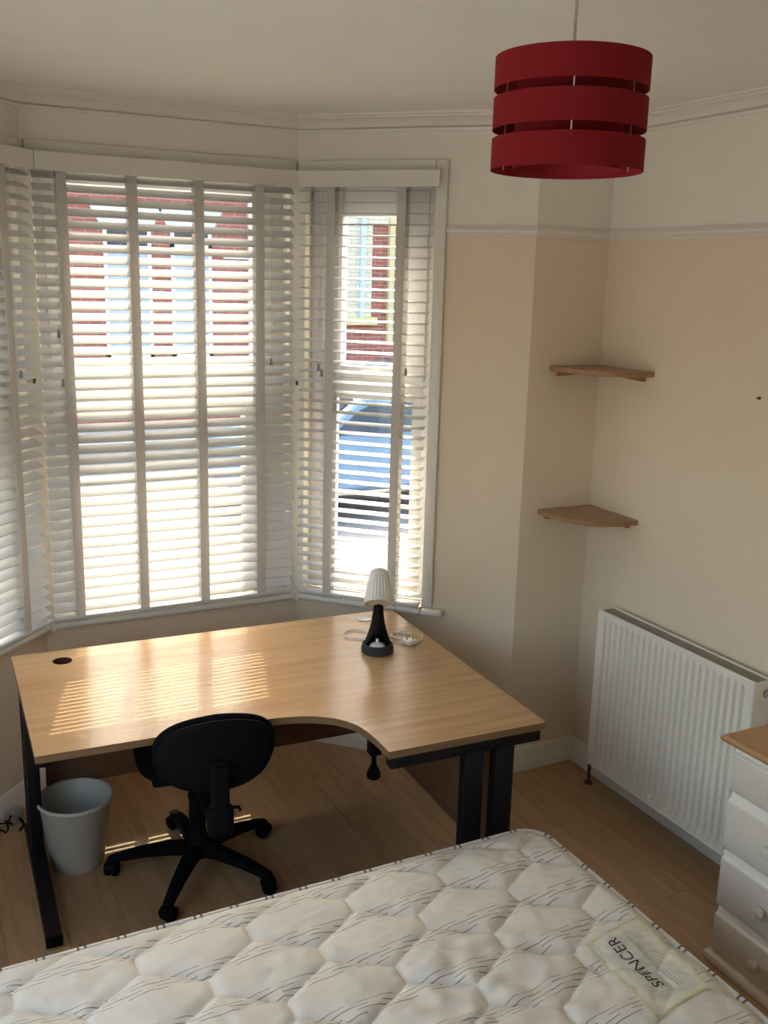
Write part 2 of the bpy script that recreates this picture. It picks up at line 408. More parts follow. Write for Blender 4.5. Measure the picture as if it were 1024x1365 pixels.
w4 = empty('window_added', (XL, WY0, 0), math.pi/2, kind='structure')   # unseen, added for daylight; local x runs along +Y, local y points out of the room
WW = WY1-WY0
ring_frame('frame', 0, WW, WZ0, WZ1, .06, YW0, YW1, w4)
MB().rbox(WW/2-.04, WW/2+.04, YW0, YW1, WZ0+.06, WZ1-.06, .004).build('mullion', 'frame', w4)
pane(.055, WW/2-.035, WZ0+.055, WZ1-.055, .115, w4); pane(WW/2+.035, WW-.055, WZ0+.055, WZ1-.055, .115, w4)
MB().rbox(-.04, WW+.04, -.04, YW0, WZ0-.03, WZ0, .008, 2).build('sill', 'trim', w4)
# sills: rounded noses that run round the bay, one board for each face
def sill(parent, x0, x1, kl, kr, d=.045):
    m = MB(); prof = [(YW0, ZS), (-d+.016, ZS)]+[(-d+.016-.016*math.sin(a), ZS-.0175+.0175*math.cos(a)) for a in [R(20*i) for i in range(1, 9)]]+[(-d+.016, ZS-.035), (YW0, ZS-.035)]
    n = len(prof); vs = [(x0+kl*(-y if y < 0 else 0), y, z) for y, z in prof]+[(x1-kr*(-y if y < 0 else 0), y, z) for y, z in prof]
    m.add(vs, [tuple(range(n-1, -1, -1)), tuple(range(n, 2*n))]+[(i, (i+1) % n, (i+1) % n+n, i+n) for i in range(n)])
    m.build('sill', 'trim', parent)
tq = math.tan(R(22.5))
sill(w1, f0, f1, 0, 0)
MB().prism([(0, -.0), (f0, 0), (f0, -.045), (.045*tq, -.045)], ZS-.034, ZS-.001).prism([(FB, 0), (f1, 0), (f1, -.045), (FB-.045*tq, -.045)], ZS-.034, ZS-.001).build('sill_end', 'trim', w1)
sill(w2, r0_, r1_, 0, 0)
MB().prism([(0, 0), (r0_, 0), (r0_, -.045), (.045*tq, -.045)], ZS-.034, ZS-.001).rbox(r1_, .712, -.045, 0, ZS-.034, ZS-.001, .012, 3).build('sill_end', 'trim', w2)
sill(w3, l0_, l1_, 0, 0)
MB().prism([(LB_, 0), (l1_, 0), (l1_, -.045), (LB_-.045*tq, -.045)], ZS-.034, ZS-.001).rbox(LB_-.712, l0_, -.045, 0, ZS-.034, ZS-.001, .012, 3).build('sill_end', 'trim', w3)
# casings
def casing(parent, x0, x1, left, right, zt=2.632, wd=.048):
    m = MB()
    if right: m.rbox(x1, x1+wd, -.022, 0, ZS, zt, .006)
    if left: m.rbox(x0-wd, x0, -.022, 0, ZS, zt, .006)
    m.rbox(x0-(0 if left else x0-.012), x1+(0 if right else .02), -.022, 0, ZH-.02, zt, .006)
    m.build('casing', 'trim', parent)
casing(w1, f0, f1, False, False); casing(w2, r0_, r1_, False, True); casing(w3, l0_, l1_, True, False)
# corner posts between the windows
for nm, c in (('trim_5', Cr), ('trim_6', Cl)):
    m = MB(); a = R(-22.5 if c is Cr else 22.5)
    m.prism([(-.032, -.012), (.032, -.012), (.05, .004), (-.05, .004)], ZS, ZH)
    m.xf(Matrix.Translation((c.x, c.y, 0)) @ Matrix.Rotation(a, 4, 'Z')); struct(m, nm, 'trim')

# cornice, picture rail, skirting: mitred sweeps along the room outline
def offs(path, d, closed):
    n = len(path); out = []
    for i in range(n):
        p = Vector(path[i]); a = Vector(path[(i-1) % n]); b = Vector(path[(i+1) % n])
        if not closed and i == 0: e = (b-p).normalized(); nn = Vector((-e.y, e.x)); out.append(p+nn*d); continue
        if not closed and i == n-1: e = (p-a).normalized(); nn = Vector((-e.y, e.x)); out.append(p+nn*d); continue
        e1 = (p-a).normalized(); e2 = (b-p).normalized(); n1 = Vector((-e1.y, e1.x)); n2 = Vector((-e2.y, e2.x))
        bis = (n1+n2).normalized(); out.append(p+bis*(d/max(.2, bis.dot(n1))))
    return out
def sweep(mb, path, prof, closed):
    """prof: (distance from wall into the room, z); path anticlockwise so that left is into the room"""
    k_ = len(prof); n = len(path); cols = [offs(path, d, closed) for d, z in prof]
    vs = [(cols[j][i].x, cols[j][i].y, prof[j][1]) for i in range(n) for j in range(k_)]
    fs = [(i*k_+j, ((i+1) % n)*k_+j, ((i+1) % n)*k_+(j+1) % k_, i*k_+(j+1) % k_) for i in range(n if closed else n-1) for j in range(k_)]
    if not closed: fs += [tuple(range(k_)), tuple((n-1)*k_+j for j in range(k_-1, -1, -1))]
    return mb.add(vs, fs)
corn = [(0, 2.742), (.007, 2.742), (.010, 2.752), (.004, 2.757), (.016, 2.760), (.020, 2.768), (.030, 2.778), (.046, 2.787), (.058, 2.790), (.060, 2.796), (.078, 2.798), (.080, HC), (0, HC)]
struct(sweep(MB(), ROOM, corn, True), 'trim_1', 'trim', smooth=30)
rail = [(0, 2.334), (.008, 2.334), (.013, 2.340), (.010, 2.346), (.018, 2.351), (.022, 2.360), (.016, 2.368), (.012, 2.372), (.006, 2.378), (0, 2.378)]
pr = Vector((Cr.x+S2*.662, Cr.y-S2*.662)); plf = Vector((Cl.x-S2*.662, Cl.y-S2*.662))
struct(sweep(MB(), [tuple(plf), (BLx, 0), (XL, 0), (XL, YB), (0, YB), (0, 0), (Bx, 0), tuple(pr)], rail, False), 'trim_2', 'trim', smooth=30)
skirt = [(0, 0), (.018, 0), (.018, .080), (.014, .088), (.014, .094), (.006, .110), (0, .112)]
struct(sweep(MB(), ROOM, skirt, True), 'baseboard_room', 'trim', smooth=30)

# floor: base slab and single planks
fl = MB().prism([(x, y) for x, y in ROOM], -.06, -.010)
floor = struct(fl, 'floor', 'floor_base')
PW, PLN = .192, 1.285
i = 0; x = XL
while x < -.002:
    x0, x1 = x, min(x+PW, 0.0); yend = max(yfront(x0), yfront(x1), .0)
    y = YB-((i*.43) % 1.0)*PLN
    while y < yend-.005:
        y0, y1 = max(y, YB), y+PLN
        g = .0006; a, b = x0+g, x1-g
        xs = [a]+sorted(c for c in (BLx, Cl.x, Cr.x, Bx) if a < c < b)+[b]
        top = [(xx, min(y1-g, yfront(xx)-.001)) for xx in xs]
        if max(t[1] for t in top) > y0+.02:
            top = [(xx, max(yy, y0+.001)) for xx, yy in top]
            poly = [(a, y0+g), (b, y0+g)]+top[::-1]
            MB().prism(poly, -.010, 0.0).build('plank', 'floor', floor, 0)
        y = y1
    x += PW; i += 1

# ------------------------------------------------------------------ venetian blinds
PITCH_S = .0438
def tassel(parent, x, y, z, ztop):
    MB().tube([(x, y, ztop), (x, y, z+.03)], .0011, 5).build('cord', 'cord', parent)
    MB().lathe([(.001, .032), (.0045, .030), (.006, .012), (.0075, .002), (.0065, 0), (.001, 0)], 10).build('cord_pull', 'tassel', parent, loc=(x, y, z))
def blind(origin, ang, x0, x1, tilt, tapes, pulls, vx0, vx1, vk, label, cordend):
    b = empty('venetian_blind', (origin[0], origin[1], 0), ang, label, 'blind', 'white venetian blinds in the bay')
    yc = -.036
    # valance board and head rail
    m = MB(); y0, y1 = -.088, -.074
    gv = .0015; m.prism([(vx0+vk[0]*(.088*tq+gv), y0), (vx1-vk[1]*(.088*tq+gv), y0), (vx1-vk[1]*(.074*tq+gv), y1), (vx0+vk[0]*(.074*tq+gv), y1)], 2.520, 2.585)
    m.build('valance', 'valance', b)
    MB().rbox(x0, x1, yc-.028, yc+.028, 2.535, 2.58, .003).build('head_rail', 'slat', b)
    # slats
    zt, zb = 2.508, .765
    n = int((zt-zb-.01)/PITCH_S)+1
    t_ = R(tilt)
    me = None; L = x1-x0
    for q in range(n):
        z = zt-q*PITCH_S
        if me is None:
            s = MB(); w = .0232
            pts = [(-w, -.0012), (-w*.5, .0001), (0, .0005), (w*.5, .0001), (w, -.0012)]
            prof = [(a_, h-.0011) for a_, h in pts]+[(a_, h+.0011) for a_, h in pts[::-1]]
            nn = len(prof); c_, s_ = math.cos(t_), math.sin(t_)
            prof = [(a_*c_-h*s_, a_*s_+h*c_) for a_, h in prof]
            s.add([(0, a_, h) for a_, h in prof]+[(L, a_, h) for a_, h in prof], [tuple(range(nn)), tuple(range(2*nn-1, nn-1, -1))]+[(i_, i_+nn, (i_+1) % nn+nn, (i_+1) % nn) for i_ in range(nn)])
            o = s.build('slat', 'slat', b, 30, loc=(x0, yc, z)); me = o
        else:
            o = copy_of(me, b, (x0, yc, z+random.uniform(-.0006, .0006)), (random.uniform(-.004, .004), 0, 0))
    MB().rbox(x0, x1, yc-.025, yc+.025, .748, .764, .004).build('bottom_rail', 'slat', b)
    # ladder tapes, front and back
    hy = .0232*math.cos(t_)+.0035
    for tx in tapes:
        m = MB()
        for sgn in (-1, 1):
            y_ = yc+sgn*hy
            m.box(tx-.019, tx+.019, y_-.0007, y_+.0007, .760, 2.535)
        m.box(tx-.019, tx+.019, yc-hy, yc+hy, .7445, .7465)
        m.build('ladder_tape', 'tape', b)
    for px_, pz in pulls: tassel(b, px_, -.066, pz, 2.53)
    return b
blind(O_FRONT, FR_ANG, .030, FB-.038, 38, [.135, .402, .668, .925], [(.098, 1.905), (.106, 1.715), (.97, 1.785)], 0, FB, (1, 1),
      'white slatted venetian blind over the wide middle bay window, with four ladder tapes', 0)
blind(O_RIGHT, RT_ANG, .030, .606, 9, [.175, .482], [(.128, 1.765), (.143, 1.74), (.522, 1.765)], 0, .645, (1, 0),
      'narrow white venetian blind with nearly level slats, beside the plain beige wall', 0)
blind(O_LEFT, LT_ANG, LB_-.606, LB_-.030, 30, [LB_-.482, LB_-.185], [(LB_-.15, 1.76)], LB_-.645, LB_, (0, 1),
      'white venetian blind on the bay side above the cables and floor plug', 0)
# little hooks for the cords on the corner posts
for (cx, cy, a, z), lb in (((Cr.x, Cr.y, R(-22.5), 1.70), 'small brown cord hook on the post between middle and narrow blinds'), ((Cl.x, Cl.y, R(22.5), 1.735), 'small brown cord hook on the post above the desk grommet hole')):
    m = MB(); m.rbox(-.005, .005, -.016, -.012, -.010, .010, .001); m.tube([(0, -.014, .004), (0, -.024, .002), (0, -.026, .010)], .0022, 6)
    h = m.build('cord_hook', 'copper', loc=(cx, cy, z)); h.rotation_euler = (0, 0, a); tag(h, lb, 'hook', 'cord hooks on the bay posts')

# ------------------------------------------------------------------ desk
DA = -.0396
desk = empty('corner_desk', (-.7995, .3341, 0), DA, 'L-shaped corner desk with light wood top and black steel legs', 'desk')
HOLE = (-1.415, -.113, .036)
def desk_outline():
    p = [(0, 0), (-1.5875, 0), (-1.5875, -.868)]
    ctrl = [(-1.02, -.872), (-.93, -.872), (-.84, -.874), (-.76, -.889), (-.70, -.912), (-.648, -.947), (-.612, -.992), (-.592, -1.04), (-.583, -1.10), (-.579, -1.16), (-.579, -1.235)]
    # smooth the curve
    for it in range(2):
        q = [ctrl[0]]
        for a, b in zip(ctrl, ctrl[1:]): q += [(a[0]*.75+b[0]*.25, a[1]*.75+b[1]*.25), (a[0]*.25+b[0]*.75, a[1]*.25+b[1]*.75)]
        ctrl = q+[ctrl[-1]]
    return p+ctrl+[(0, -1.235)]
def slab_with_hole(outer, hole, z0, z1, name, mats, parent):
    bm = bmesh.new(); loops = []
    for z in (z0, z1):
        es = []; rings = []
        for poly in (outer, hole):
            vs = [bm.verts.new((x_, y_, z)) for x_, y_ in poly]; rings.append(vs)
            es += [bm.edges.new((vs[i_], vs[(i_+1) % len(vs)])) for i_ in range(len(vs))]
        loops.append(rings); bmesh.ops.triangle_fill(bm, use_beauty=True, use_dissolve=False, edges=es, normal=(0, 0, 1))
    for ri in (0, 1):
        a, b = loops[0][ri], loops[1][ri]
        for i_ in range(len(a)):
            f = bm.faces.new((a[i_], a[(i_+1) % len(a)], b[(i_+1) % len(a)], b[i_])); f.material_index = 1
    bmesh.ops.recalc_face_normals(bm, faces=bm.faces[:])
    me = bpy.data.meshes.new(name); bm.to_mesh(me); bm.free()
    for m_ in mats: me.materials.append(M[m_])
    o = bpy.data.objects.new(name, me); COL.objects.link(o); o.parent = parent
    return o
hole = [(HOLE[0]+HOLE[2]*math.cos(2*math.pi*i/28), HOLE[1]+HOLE[2]*math.sin(2*math.pi*i/28)) for i in range(28)]
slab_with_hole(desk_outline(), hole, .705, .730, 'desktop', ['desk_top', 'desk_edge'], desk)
MB().lathe([(.0362, .7305), (.0362, .66), (.034, .66), (.034, .7305)], 28).build('grommet_sleeve', 'modesty', desk, loc=(HOLE[0], HOLE[1], 0))
MB().lathe([(.0005, .7335), (.026, .7335), (.030, .7325), (.031, .730)], 28).build('grommet_cap', mat('grey grommet plastic', (.22, .22, .21), .35), desk, loc=(-.165, -.085, 0))
def desk_leg(rot, loc, L, ups, foot0, foot1):
    """leg built along local x (0 = outer back end, L = front end); ups = upright spans"""
    r = empty('end_leg', loc, rot); r.parent = desk
    MB().rbox(0, L, -.022, .022, .662, .7045, .004).build('beam', 'black_metal', r)
    for a, b in ups: MB().rbox(a, b, -.022, .022, .04, .664, .004).build('upright', 'black_metal', r)
    m = MB(); prof = [(foot0, .012), (foot1, .012), (foot1, .048), (ups[-1][1]+.02, .080), (ups[0][0]-.02, .080), (foot0, .048)]
    n = len(prof); m.add([(x_, -.026, z_) for x_, z_ in prof]+[(x_, .026, z_) for x_, z_ in prof], [tuple(range(n)), tuple(range(2*n-1, n-1, -1))]+[(i_, i_+n, (i_+1) % n+n, (i_+1) % n) for i_ in range(n)])
    m.build('foot', 'black_metal', r)
    for a in (foot0, foot1):
        sg = 1 if a == foot0 else -1
        MB().rbox(a-.004, a+.004, -.027, .027, .010, .050, .003).build('end_cap', 'black_plastic', r)
        MB().lathe([(.001, 0), (.016, 0), (.018, .004), (.010, .008), (.010, .014), (.001, .014)], 12).build('levelling_foot', 'black_plastic', r, loc=(a+sg*.03, 0, 0))
    return r
desk_leg(-math.pi/2, (-1.556, -.045, 0), .77, [(.085, .150), (.205, .275)], .0, .745)          # left end, runs front to back
desk_leg(math.pi, (-.012, -1.205, 0), .555, [(.10, .17), (.215, .285)], .0, .54)               # right end
m = MB(); m.rbox(-.026, .026, -.026, .026, .115, .705, .004); m.build('corner_post', 'black_metal', desk, loc=(-.125, -.135, 0))
MB().lathe([(.001, 0), (.026, 0), (.031, .006), (.031, .022), (.022, .045), (.014, .060), (.011, .075), (.011, .118), (.001, .118)], 20).build('post_foot', 'black_plastic', desk, loc=(-.125, -.135, 0))
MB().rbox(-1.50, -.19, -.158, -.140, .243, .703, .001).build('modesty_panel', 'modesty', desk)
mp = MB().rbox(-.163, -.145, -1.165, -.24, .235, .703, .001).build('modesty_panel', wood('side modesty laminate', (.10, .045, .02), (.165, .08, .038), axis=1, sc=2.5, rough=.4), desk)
MB().rbox(-1.50, -.70, -.80, -.76, .672, .7045, .003).build('front_rail', 'black_metal', desk)

# ------------------------------------------------------------------ bed: mattress and divan
MX0, MX1, MY0, MY1, MZ = -2.90, -.985, -2.42, -1.062, .500
def hexd(x, y):
    """distance to the nearest stitched line of the elongated hexagon quilting"""
    P, Q, vx, vy, hv = .146, .3025, -1.125, -1.203, .032
    best = 9.0
    kx = math.floor((x-vx)/P)
    for k_ in (kx, kx+1):
        cx = vx+k_*P; off = vy+(Q/2 if k_ % 2 else 0.0)
        m_ = round((y-off)/Q); cy = off+m_*Q
        dy = max(0.0, abs(y-cy)-hv); best = min(best, math.hypot(x-cx, dy))
    # sloping edges between column kx and kx+1
    x0 = vx+kx*P; off0 = vy+(Q/2 if kx % 2 else 0.0); off1 = vy+(Q/2 if (kx+1) % 2 else 0.0)
    for m_ in range(-2, 3):
        ya = off0+(round((y-off0)/Q)+m_)*Q
        for sg in (-1, 1):
            p = (x0, ya+sg*hv); yb_ = ya+sg*Q/2
            q = (x0+P, yb_-sg*hv)
            dx, dy = q[0]-p[0], q[1]-p[1]; t = max(0, min(1, ((x-p[0])*dx+(y-p[1])*dy)/(dx*dx+dy*dy)))
            best = min(best, math.hypot(x-p[0]-t*dx, y-p[1]-t*dy))
    return best
RC = .085
def edge_in(x, y):
    dx = min(x-MX0, MX1-x); dy = min(y-MY0, MY1-y)
    if dx < RC and dy < RC: return RC-math.hypot(RC-dx, RC-dy)
    return min(dx, dy)
def mh(x, y):
    d = hexd(x, y); e = edge_in(x, y)
    puff = .012*(1-math.exp(-d/.010))+.005*min(1, d/.07)
    if -1.25 < x < -1.02 and -1.91 < y < -1.58: puff = .008+puff*.5
    n1 = noise.noise((x*9, y*9, 1.3)); n2 = noise.noise((x*22, y*30, 4.1)); n3 = noise.noise((x*3, y*3, 8.0))
    wr = .0062*n1+.0040*n2*(.4+abs(n3))+.0022*noise.noise((x*34+y*9, y*52, 6.0))+.0040*(abs(noise.noise((x*15, y*21, 9.0)))-.3)
    crumple = math.exp(-(((x+1.55)/.35)**2+((y+1.65)/.25)**2))
    wr += crumple*.016*noise.noise((x*13+y*7, y*17-x*4, 2.2))
    h = puff+wr
    em = min(1.0, max(0.0, e)/.055)
    return MZ-.024+h*min(1, .25+em)-.016*(1-em)**2
def grid_mesh(name, material, parent, fn, x0, x1, y0, y1, step, inside=None, lift=0.0):
    nx, ny = int(round((x1-x0)/step)), int(round((y1-y0)/step)); mb = MB()
    vs = []
    for a in range(nx+1):
        for b in range(ny+1):
            x_, y_ = x0+(x1-x0)*a/nx, y0+(y1-y0)*b/ny; vs.append((x_, y_))
    fs = [(a*(ny+1)+b, (a+1)*(ny+1)+b, (a+1)*(ny+1)+b+1, a*(ny+1)+b+1) for a in range(nx) for b in range(ny)]
    return vs, fs, nx, ny
mattress = empty('mattress', ((MX0+MX1)/2, (MY0+MY1)/2, .28), 0, 'cream quilted mattress with dark printed dashes and a stitched label', 'mattress')
def mb_at(mb, name, material, smooth=60):              # mesh given in room coordinates under the mattress
    o = mb.build(name, material, mattress, smooth); o.location = -Vector(mattress.location); return o
vs, fs, nx, ny = grid_mesh('', '', None, None, MX0, MX1, MY0, MY1, .0062)
def clampc(x_, y_):                                    # pull the grid corners onto the rounded outline
    cx = min(max(x_, MX0+RC), MX1-RC); cy = min(max(y_, MY0+RC), MY1-RC); dx, dy = x_-cx, y_-cy
    if dx and dy:
        mx = max(abs(dx), abs(dy)); l = math.hypot(dx, dy); return cx+dx*mx/l, cy+dy*mx/l
    return x_, y_
mq = MB(); co = []
for x_, y_ in vs:
    x_, y_ = clampc(x_, y_); co.append((x_, y_, mh(x_, y_)))
mq.add(co, fs); mb_at(mq, 'quilted_top', 'ticking', 60)
outline = []
for cx, cy, a in ((MX1-RC, MY1-RC, 0), (MX0+RC, MY1-RC, 90), (MX0+RC, MY0+RC, 180), (MX1-RC, MY0+RC, 270)):
    outline += [(cx+RC*math.cos(R(a+10*i_)), cy+RC*math.sin(R(a+10*i_))) for i_ in range(10)]
sd_ = MB(); n = len(outline); lev = [(.285, -.012), (.30, 0), (.36, .004), (.38, -.003), (.40, .004), (.46, 0), (.472, -.006)]
cxm, cym = (MX0+MX1)/2, (MY0+MY1)/2
def inset(p, d):
    e = Vector(p)-Vector((cxm, cym)); q = clampc(p[0], p[1]); cx = min(max(p[0], MX0+RC), MX1-RC); cy = min(max(p[1], MY0+RC), MY1-RC)
    nn = Vector((p[0]-cx, p[1]-cy)); nn = nn.normalized() if nn.length > 1e-6 else Vector((0, 0)); return Vector(p)+nn*d
rows = [[(*inset(p, d), z) for p in outline] for z, d in lev]
sd_.add([v for r_ in rows for v in r_], [(a*n+b, a*n+(b+1) % n, (a+1)*n+(b+1) % n, (a+1)*n+b) for a in range(len(lev)-1) for b in range(n)]+[tuple(range(n-1, -1, -1))])
mb_at(sd_, 'side_band', 'ticking', 40)
def resample(poly, step):
    out = []; acc = 0.0; m_ = len(poly)
    for i_ in range(m_):
        a, b = Vector(poly[i_]), Vector(poly[(i_+1) % m_]); l = (b-a).length; c_ = max(1, int(round(l/step)))
        for j in range(c_): out.append(a.lerp(b, j/c_))
    return out
pp = resample(outline, .006); mis = [1 if (i_ % 17) in (0, 3) else 0 for i_ in range(len(pp))]
mb_at(MB().tube([(p.x, p.y, MZ-.036) for p in pp], .0085, 8, closed=True, mis=mis), 'piping', ['piping', 'tick'])
mb_at(MB().tube([(p.x, p.y, .292) for p in resample(outline, .03)], .008, 6, closed=True), 'piping', 'piping')
# label panel following the quilting, with its stitching and lettering
PX0, PX1, PY0, PY1 = -1.236, -1.036, -1.895, -1.600
def patch_pt(u_, v_): return PX0+(PX1-PX0)*u_+.02*(v_-.5), PY0+(PY1-PY0)*v_+.03*(u_-.5)
pm = MB(); nu, nv = 44, 64; co = []
for a in range(nu+1):
    for b in range(nv+1):
        x_, y_ = patch_pt(a/nu, b/nv); co.append((x_, y_, mh(x_, y_)+.0012))
pm.add(co, [(a*(nv+1)+b, (a+1)*(nv+1)+b, (a+1)*(nv+1)+b+1, a*(nv+1)+b+1) for a in range(nu) for b in range(nv)])
lab = mb_at(pm, 'label_panel', 'patch', 60); lab['label'] = 'cream label panel printed with grey stripes and lettering'
st = MB()
for side in range(4):
    path = []
    for i_ in range(61):
        t = i_/60; z_ = .012 if i_ % 2 else -.012
        u_, v_ = ((t, z_+.02), (1-z_-.02, t), (t, 1-z_-.02), (z_+.02, t))[side]
        x_, y_ = patch_pt(u_, v_); path.append((x_, y_, mh(x_, y_)+.0028))
    st.tube(path, .0013, 4)
mb_at(st, 'stitching', 'thread', 60)
tc = bpy.data.curves.new('lettering', 'FONT'); tc.body = 'SPENCER'; tc.size = .045; tc.align_x = 'CENTER'; tc.align_y = 'CENTER'; tc.space_character = 1.05; tc.resolution_u = 3
to = bpy.data.objects.new('lettering_curve', tc); COL.objects.link(to); bpy.context.view_layer.update()
dg = bpy.context.evaluated_depsgraph_get(); tme = bpy.data.meshes.new_from_object(to.evaluated_get(dg)); bpy.data.objects.remove(to); bpy.data.curves.remove(tc)
bm = bmesh.new(); bm.from_mesh(tme); bmesh.ops.triangulate(bm, faces=bm.faces[:])
bmesh.ops.subdivide_edges(bm, edges=[e for e in bm.edges if e.calc_length() > .008], cuts=2)
for v in bm.verts:
    lx, ly = v.co.x, v.co.y*1.05
    x_, y_ = -1.158-ly, -1.733+lx
    v.co = (x_, y_, mh(x_, y_)+.0026)
bm.to_mesh(tme); bm.free(); tme.name = 'lettering'; tme.materials.clear(); tme.materials.append(M['ink'])
to = bpy.data.objects.new('lettering', tme); COL.objects.link(to); to.parent = mattress; to.location = -Vector(mattress.location)

base = empty('divan_base', ((MX0+MX1)/2, (MY0+MY1)/2, 0), 0, 'low cream fabric divan base under the quilted mattress', 'bed base')
hx, hy = (MX1-MX0)/2-.01, (MY1-MY0)/2-.01
MB().rbox(-hx, hx, -hy, hy, .05, .279, .015, 3).build('box', 'divan', base)
for sx in (-1, 1):
    for sy in (-1, 1):
        MB().lathe([(.001, 0), (.024, 0), (.026, .01), (.02, .05), (.001, .05)], 14).build('leg', 'black_plastic', base, loc=(sx*(hx-.08), sy*(hy-.08), 0))

# ------------------------------------------------------------------ office chair
ch = empty('office_chair', (-1.832, -.145, 0), R(-7), 'black fabric swivel office chair on a five-arm castor base', 'chair')
sb = MB(); sb.lathe([(.001, .060), (.040, .060), (.045, .075), (.045, .120), (.034, .135), (.030, .18), (.001, .18)], 20); sb.build('base_hub', 'black_plastic', ch)
arm = None; cas = None
for q in range(5):
    a = R(98+72*q)
    if arm is None:
        m = MB(); secs = [(.02, .090, .030, .028), (.10, .094, .028, .024), (.20, .086, .024, .019), (.27, .074, .021, .015), (.315, .064, .019, .012), (.325, .062, .010, .008)]
        vs = []; N = 10
        for x_, zc, w_, h_ in secs:
            for j in range(N):
                t = 2*math.pi*j/N; cx, sx = math.cos(t), math.sin(t)
                vs.append((x_, w_*math.copysign(abs(cx)**.6, cx), zc+h_*math.copysign(abs(sx)**.6, sx)))
        fs = [(i_*N+j, i_*N+(j+1) % N, (i_+1)*N+(j+1) % N, (i_+1)*N+j) for i_ in range(len(secs)-1) for j in range(N)]+[tuple(range(N)), tuple((len(secs)-1)*N+j for j in range(N-1, -1, -1))]
        m.add(vs, fs); arm = m.build('base_arm', 'black_plastic', ch, 50); arm.rotation_euler = (0, 0, a)
        c = MB()
        for sgn in (-1, 1):
            mt = Matrix.Translation((0, sgn*.014, .027)) @ Matrix.Rotation(math.pi/2, 4, 'X')
            c.lathe([(.001, -.010), (.022, -.010), (.027, -.006), (.027, .006), (.022, .010), (.001, .010)], 18, axis=mt)
        mt = Matrix.Translation((0, 0, .027)) @ Matrix.Rotation(math.pi/2, 4, 'X')
        c.lathe([(.030, -.020), (.030, .020)], 10, a0=R(10), a1=R(170), axis=mt); c.lathe([(.001, .045), (.008, .045), (.008, .075), (.001, .075)], 8)
        cas = c.build('castor', 'black_plastic', ch, 40); base_c = cas
        cas.location = (.312*math.cos(a), .312*math.sin(a), 0); cas.rotation_euler = (0, 0, a+.6)
    else:
        copy_of(arm, ch, None, (0, 0, a)); copy_of(cas, ch, (.312*math.cos(a), .312*math.sin(a), 0), (0, 0, a+(q*1.3)))
MB().lathe([(.001, .13), (.030, .13), (.030, .29), (.033, .295), (.033, .31), (.020, .315), (.020, .395), (.001, .395)], 20).build('gas_column', 'black_plastic', ch)
m = MB(); m.rbox(-.075, .075, -.10, .11, .385, .425, .012, 3); m.build('tilt_mechanism', 'black_plastic', ch)
m = MB(); m.tube([(.05, .03, .405), (.17, .05, .40), (.215, .055, .39)], [.006, .006, .010], 8); m.build('lever', 'black_plastic', ch)
# seat cushion: rounded superellipse slab
def cushion(w, d, h, prof_n=10, expo=3.2, N=44, dish=.0):
    mb = MB(); rings = []
    for i_ in range(prof_n+1):
        t = -math.pi/2+math.pi*i_/prof_n; s_ = max(.02, math.cos(t))**.45; rings.append((s_, math.sin(t)))
    vs = []
    for s_, zz in rings:
        for j in range(N):
            a = 2*math.pi*j/N; c_, q = math.cos(a), math.sin(a)
            vs.append((w*s_*math.copysign(abs(c_)**(2/expo), c_), d*s_*math.copysign(abs(q)**(2/expo), q), h*zz))
    k_ = len(rings)
    mb.add(vs, [(i_*N+j, i_*N+(j+1) % N, (i_+1)*N+(j+1) % N, (i_+1)*N+j) for i_ in range(k_-1) for j in range(N)]+[tuple(range(N-1, -1, -1)), tuple((k_-1)*N+j for j in range(N))])
    return mb
s = cushion(.215, .205, .035).build('seat', 'black_fabric', ch, 70, loc=(0, .025, .465))
MB().rbox(-.17, .17, -.13, .18, .42, .445, .01, 3).build('seat_pan', 'black_plastic', ch)
# backrest: kidney-shaped pad, gently curved, shell behind
def back_pad(w, h, d, bend, expo=2.5):
    mb = cushion(w, h, d, expo=expo, N=56); mb.v = [(x_, y_*(1.0-.10*abs(x_)/w*(1 if y_ > 0 else 0)), z_) for x_, y_, z_ in mb.v]
    # stand it up: x stays, y -> z, z -> y ; wrap the sides forward
    mb.v = [(x_, z_+bend*(x_/w)**2-.10*max(0, y_)*(y_/h), y_) for x_, y_, z_ in mb.v]
    return mb
bp = back_pad(.198, .135, .026, .040).build('backrest', 'black_fabric', ch, 70, loc=(.0, -.425, .682))
sh = back_pad(.188, .126, .016, .040).build('back_shell', 'black_plastic', ch, 70, loc=(.0, -.446, .680))
m = MB(); m.rbox(-.030, .030, -.490, -.455, .43, .67, .012, 3); m.build('back_bracket', 'black_plastic', ch)
m = MB(); m.rbox(-.042, .042, -.500, -.440, .415, .515, .018, 3); m.build('bracket_cover', 'black_plastic', ch)
m = MB(); m.rbox(-.028, .028, -.47, -.08, .398, .420, .008, 2); m.build('back_arm', 'black_plastic', ch)
kb = MB().lathe([(.001, -.012), (.018, -.012), (.022, -.008), (.022, .012), (.001, .012)], 16, axis=Matrix.Rotation(math.pi/2, 4, 'X')).build('height_knob', 'black_plastic', ch, loc=(0, -.495, .645))
MB().tube([(.02, -.47, .505), (.060, -.472, .503), (.064, -.472, .490)], .006, 8).build('tilt_lever', 'black_plastic', ch)

# ------------------------------------------------------------------ waste bin
bn = empty('waste_bin', (-2.226, .092, 0), 0, 'round pale grey plastic waste bin under the desk', 'bin')
MB().lathe([(.001, .004), (.090, .004), (.094, .0), (.096, .006), (.130, .255), (.133, .258), (.135, .264), (.132, .268), (.128, .266), (.126, .258), (.092, .010), (.001, .010)], 56).build('bucket', 'bin', bn)
MB().lathe([(.1305, .252), (.1365, .257), (.1375, .264), (.1345, .2695), (.1305, .2695)], 56).build('rim', 'bin', bn)

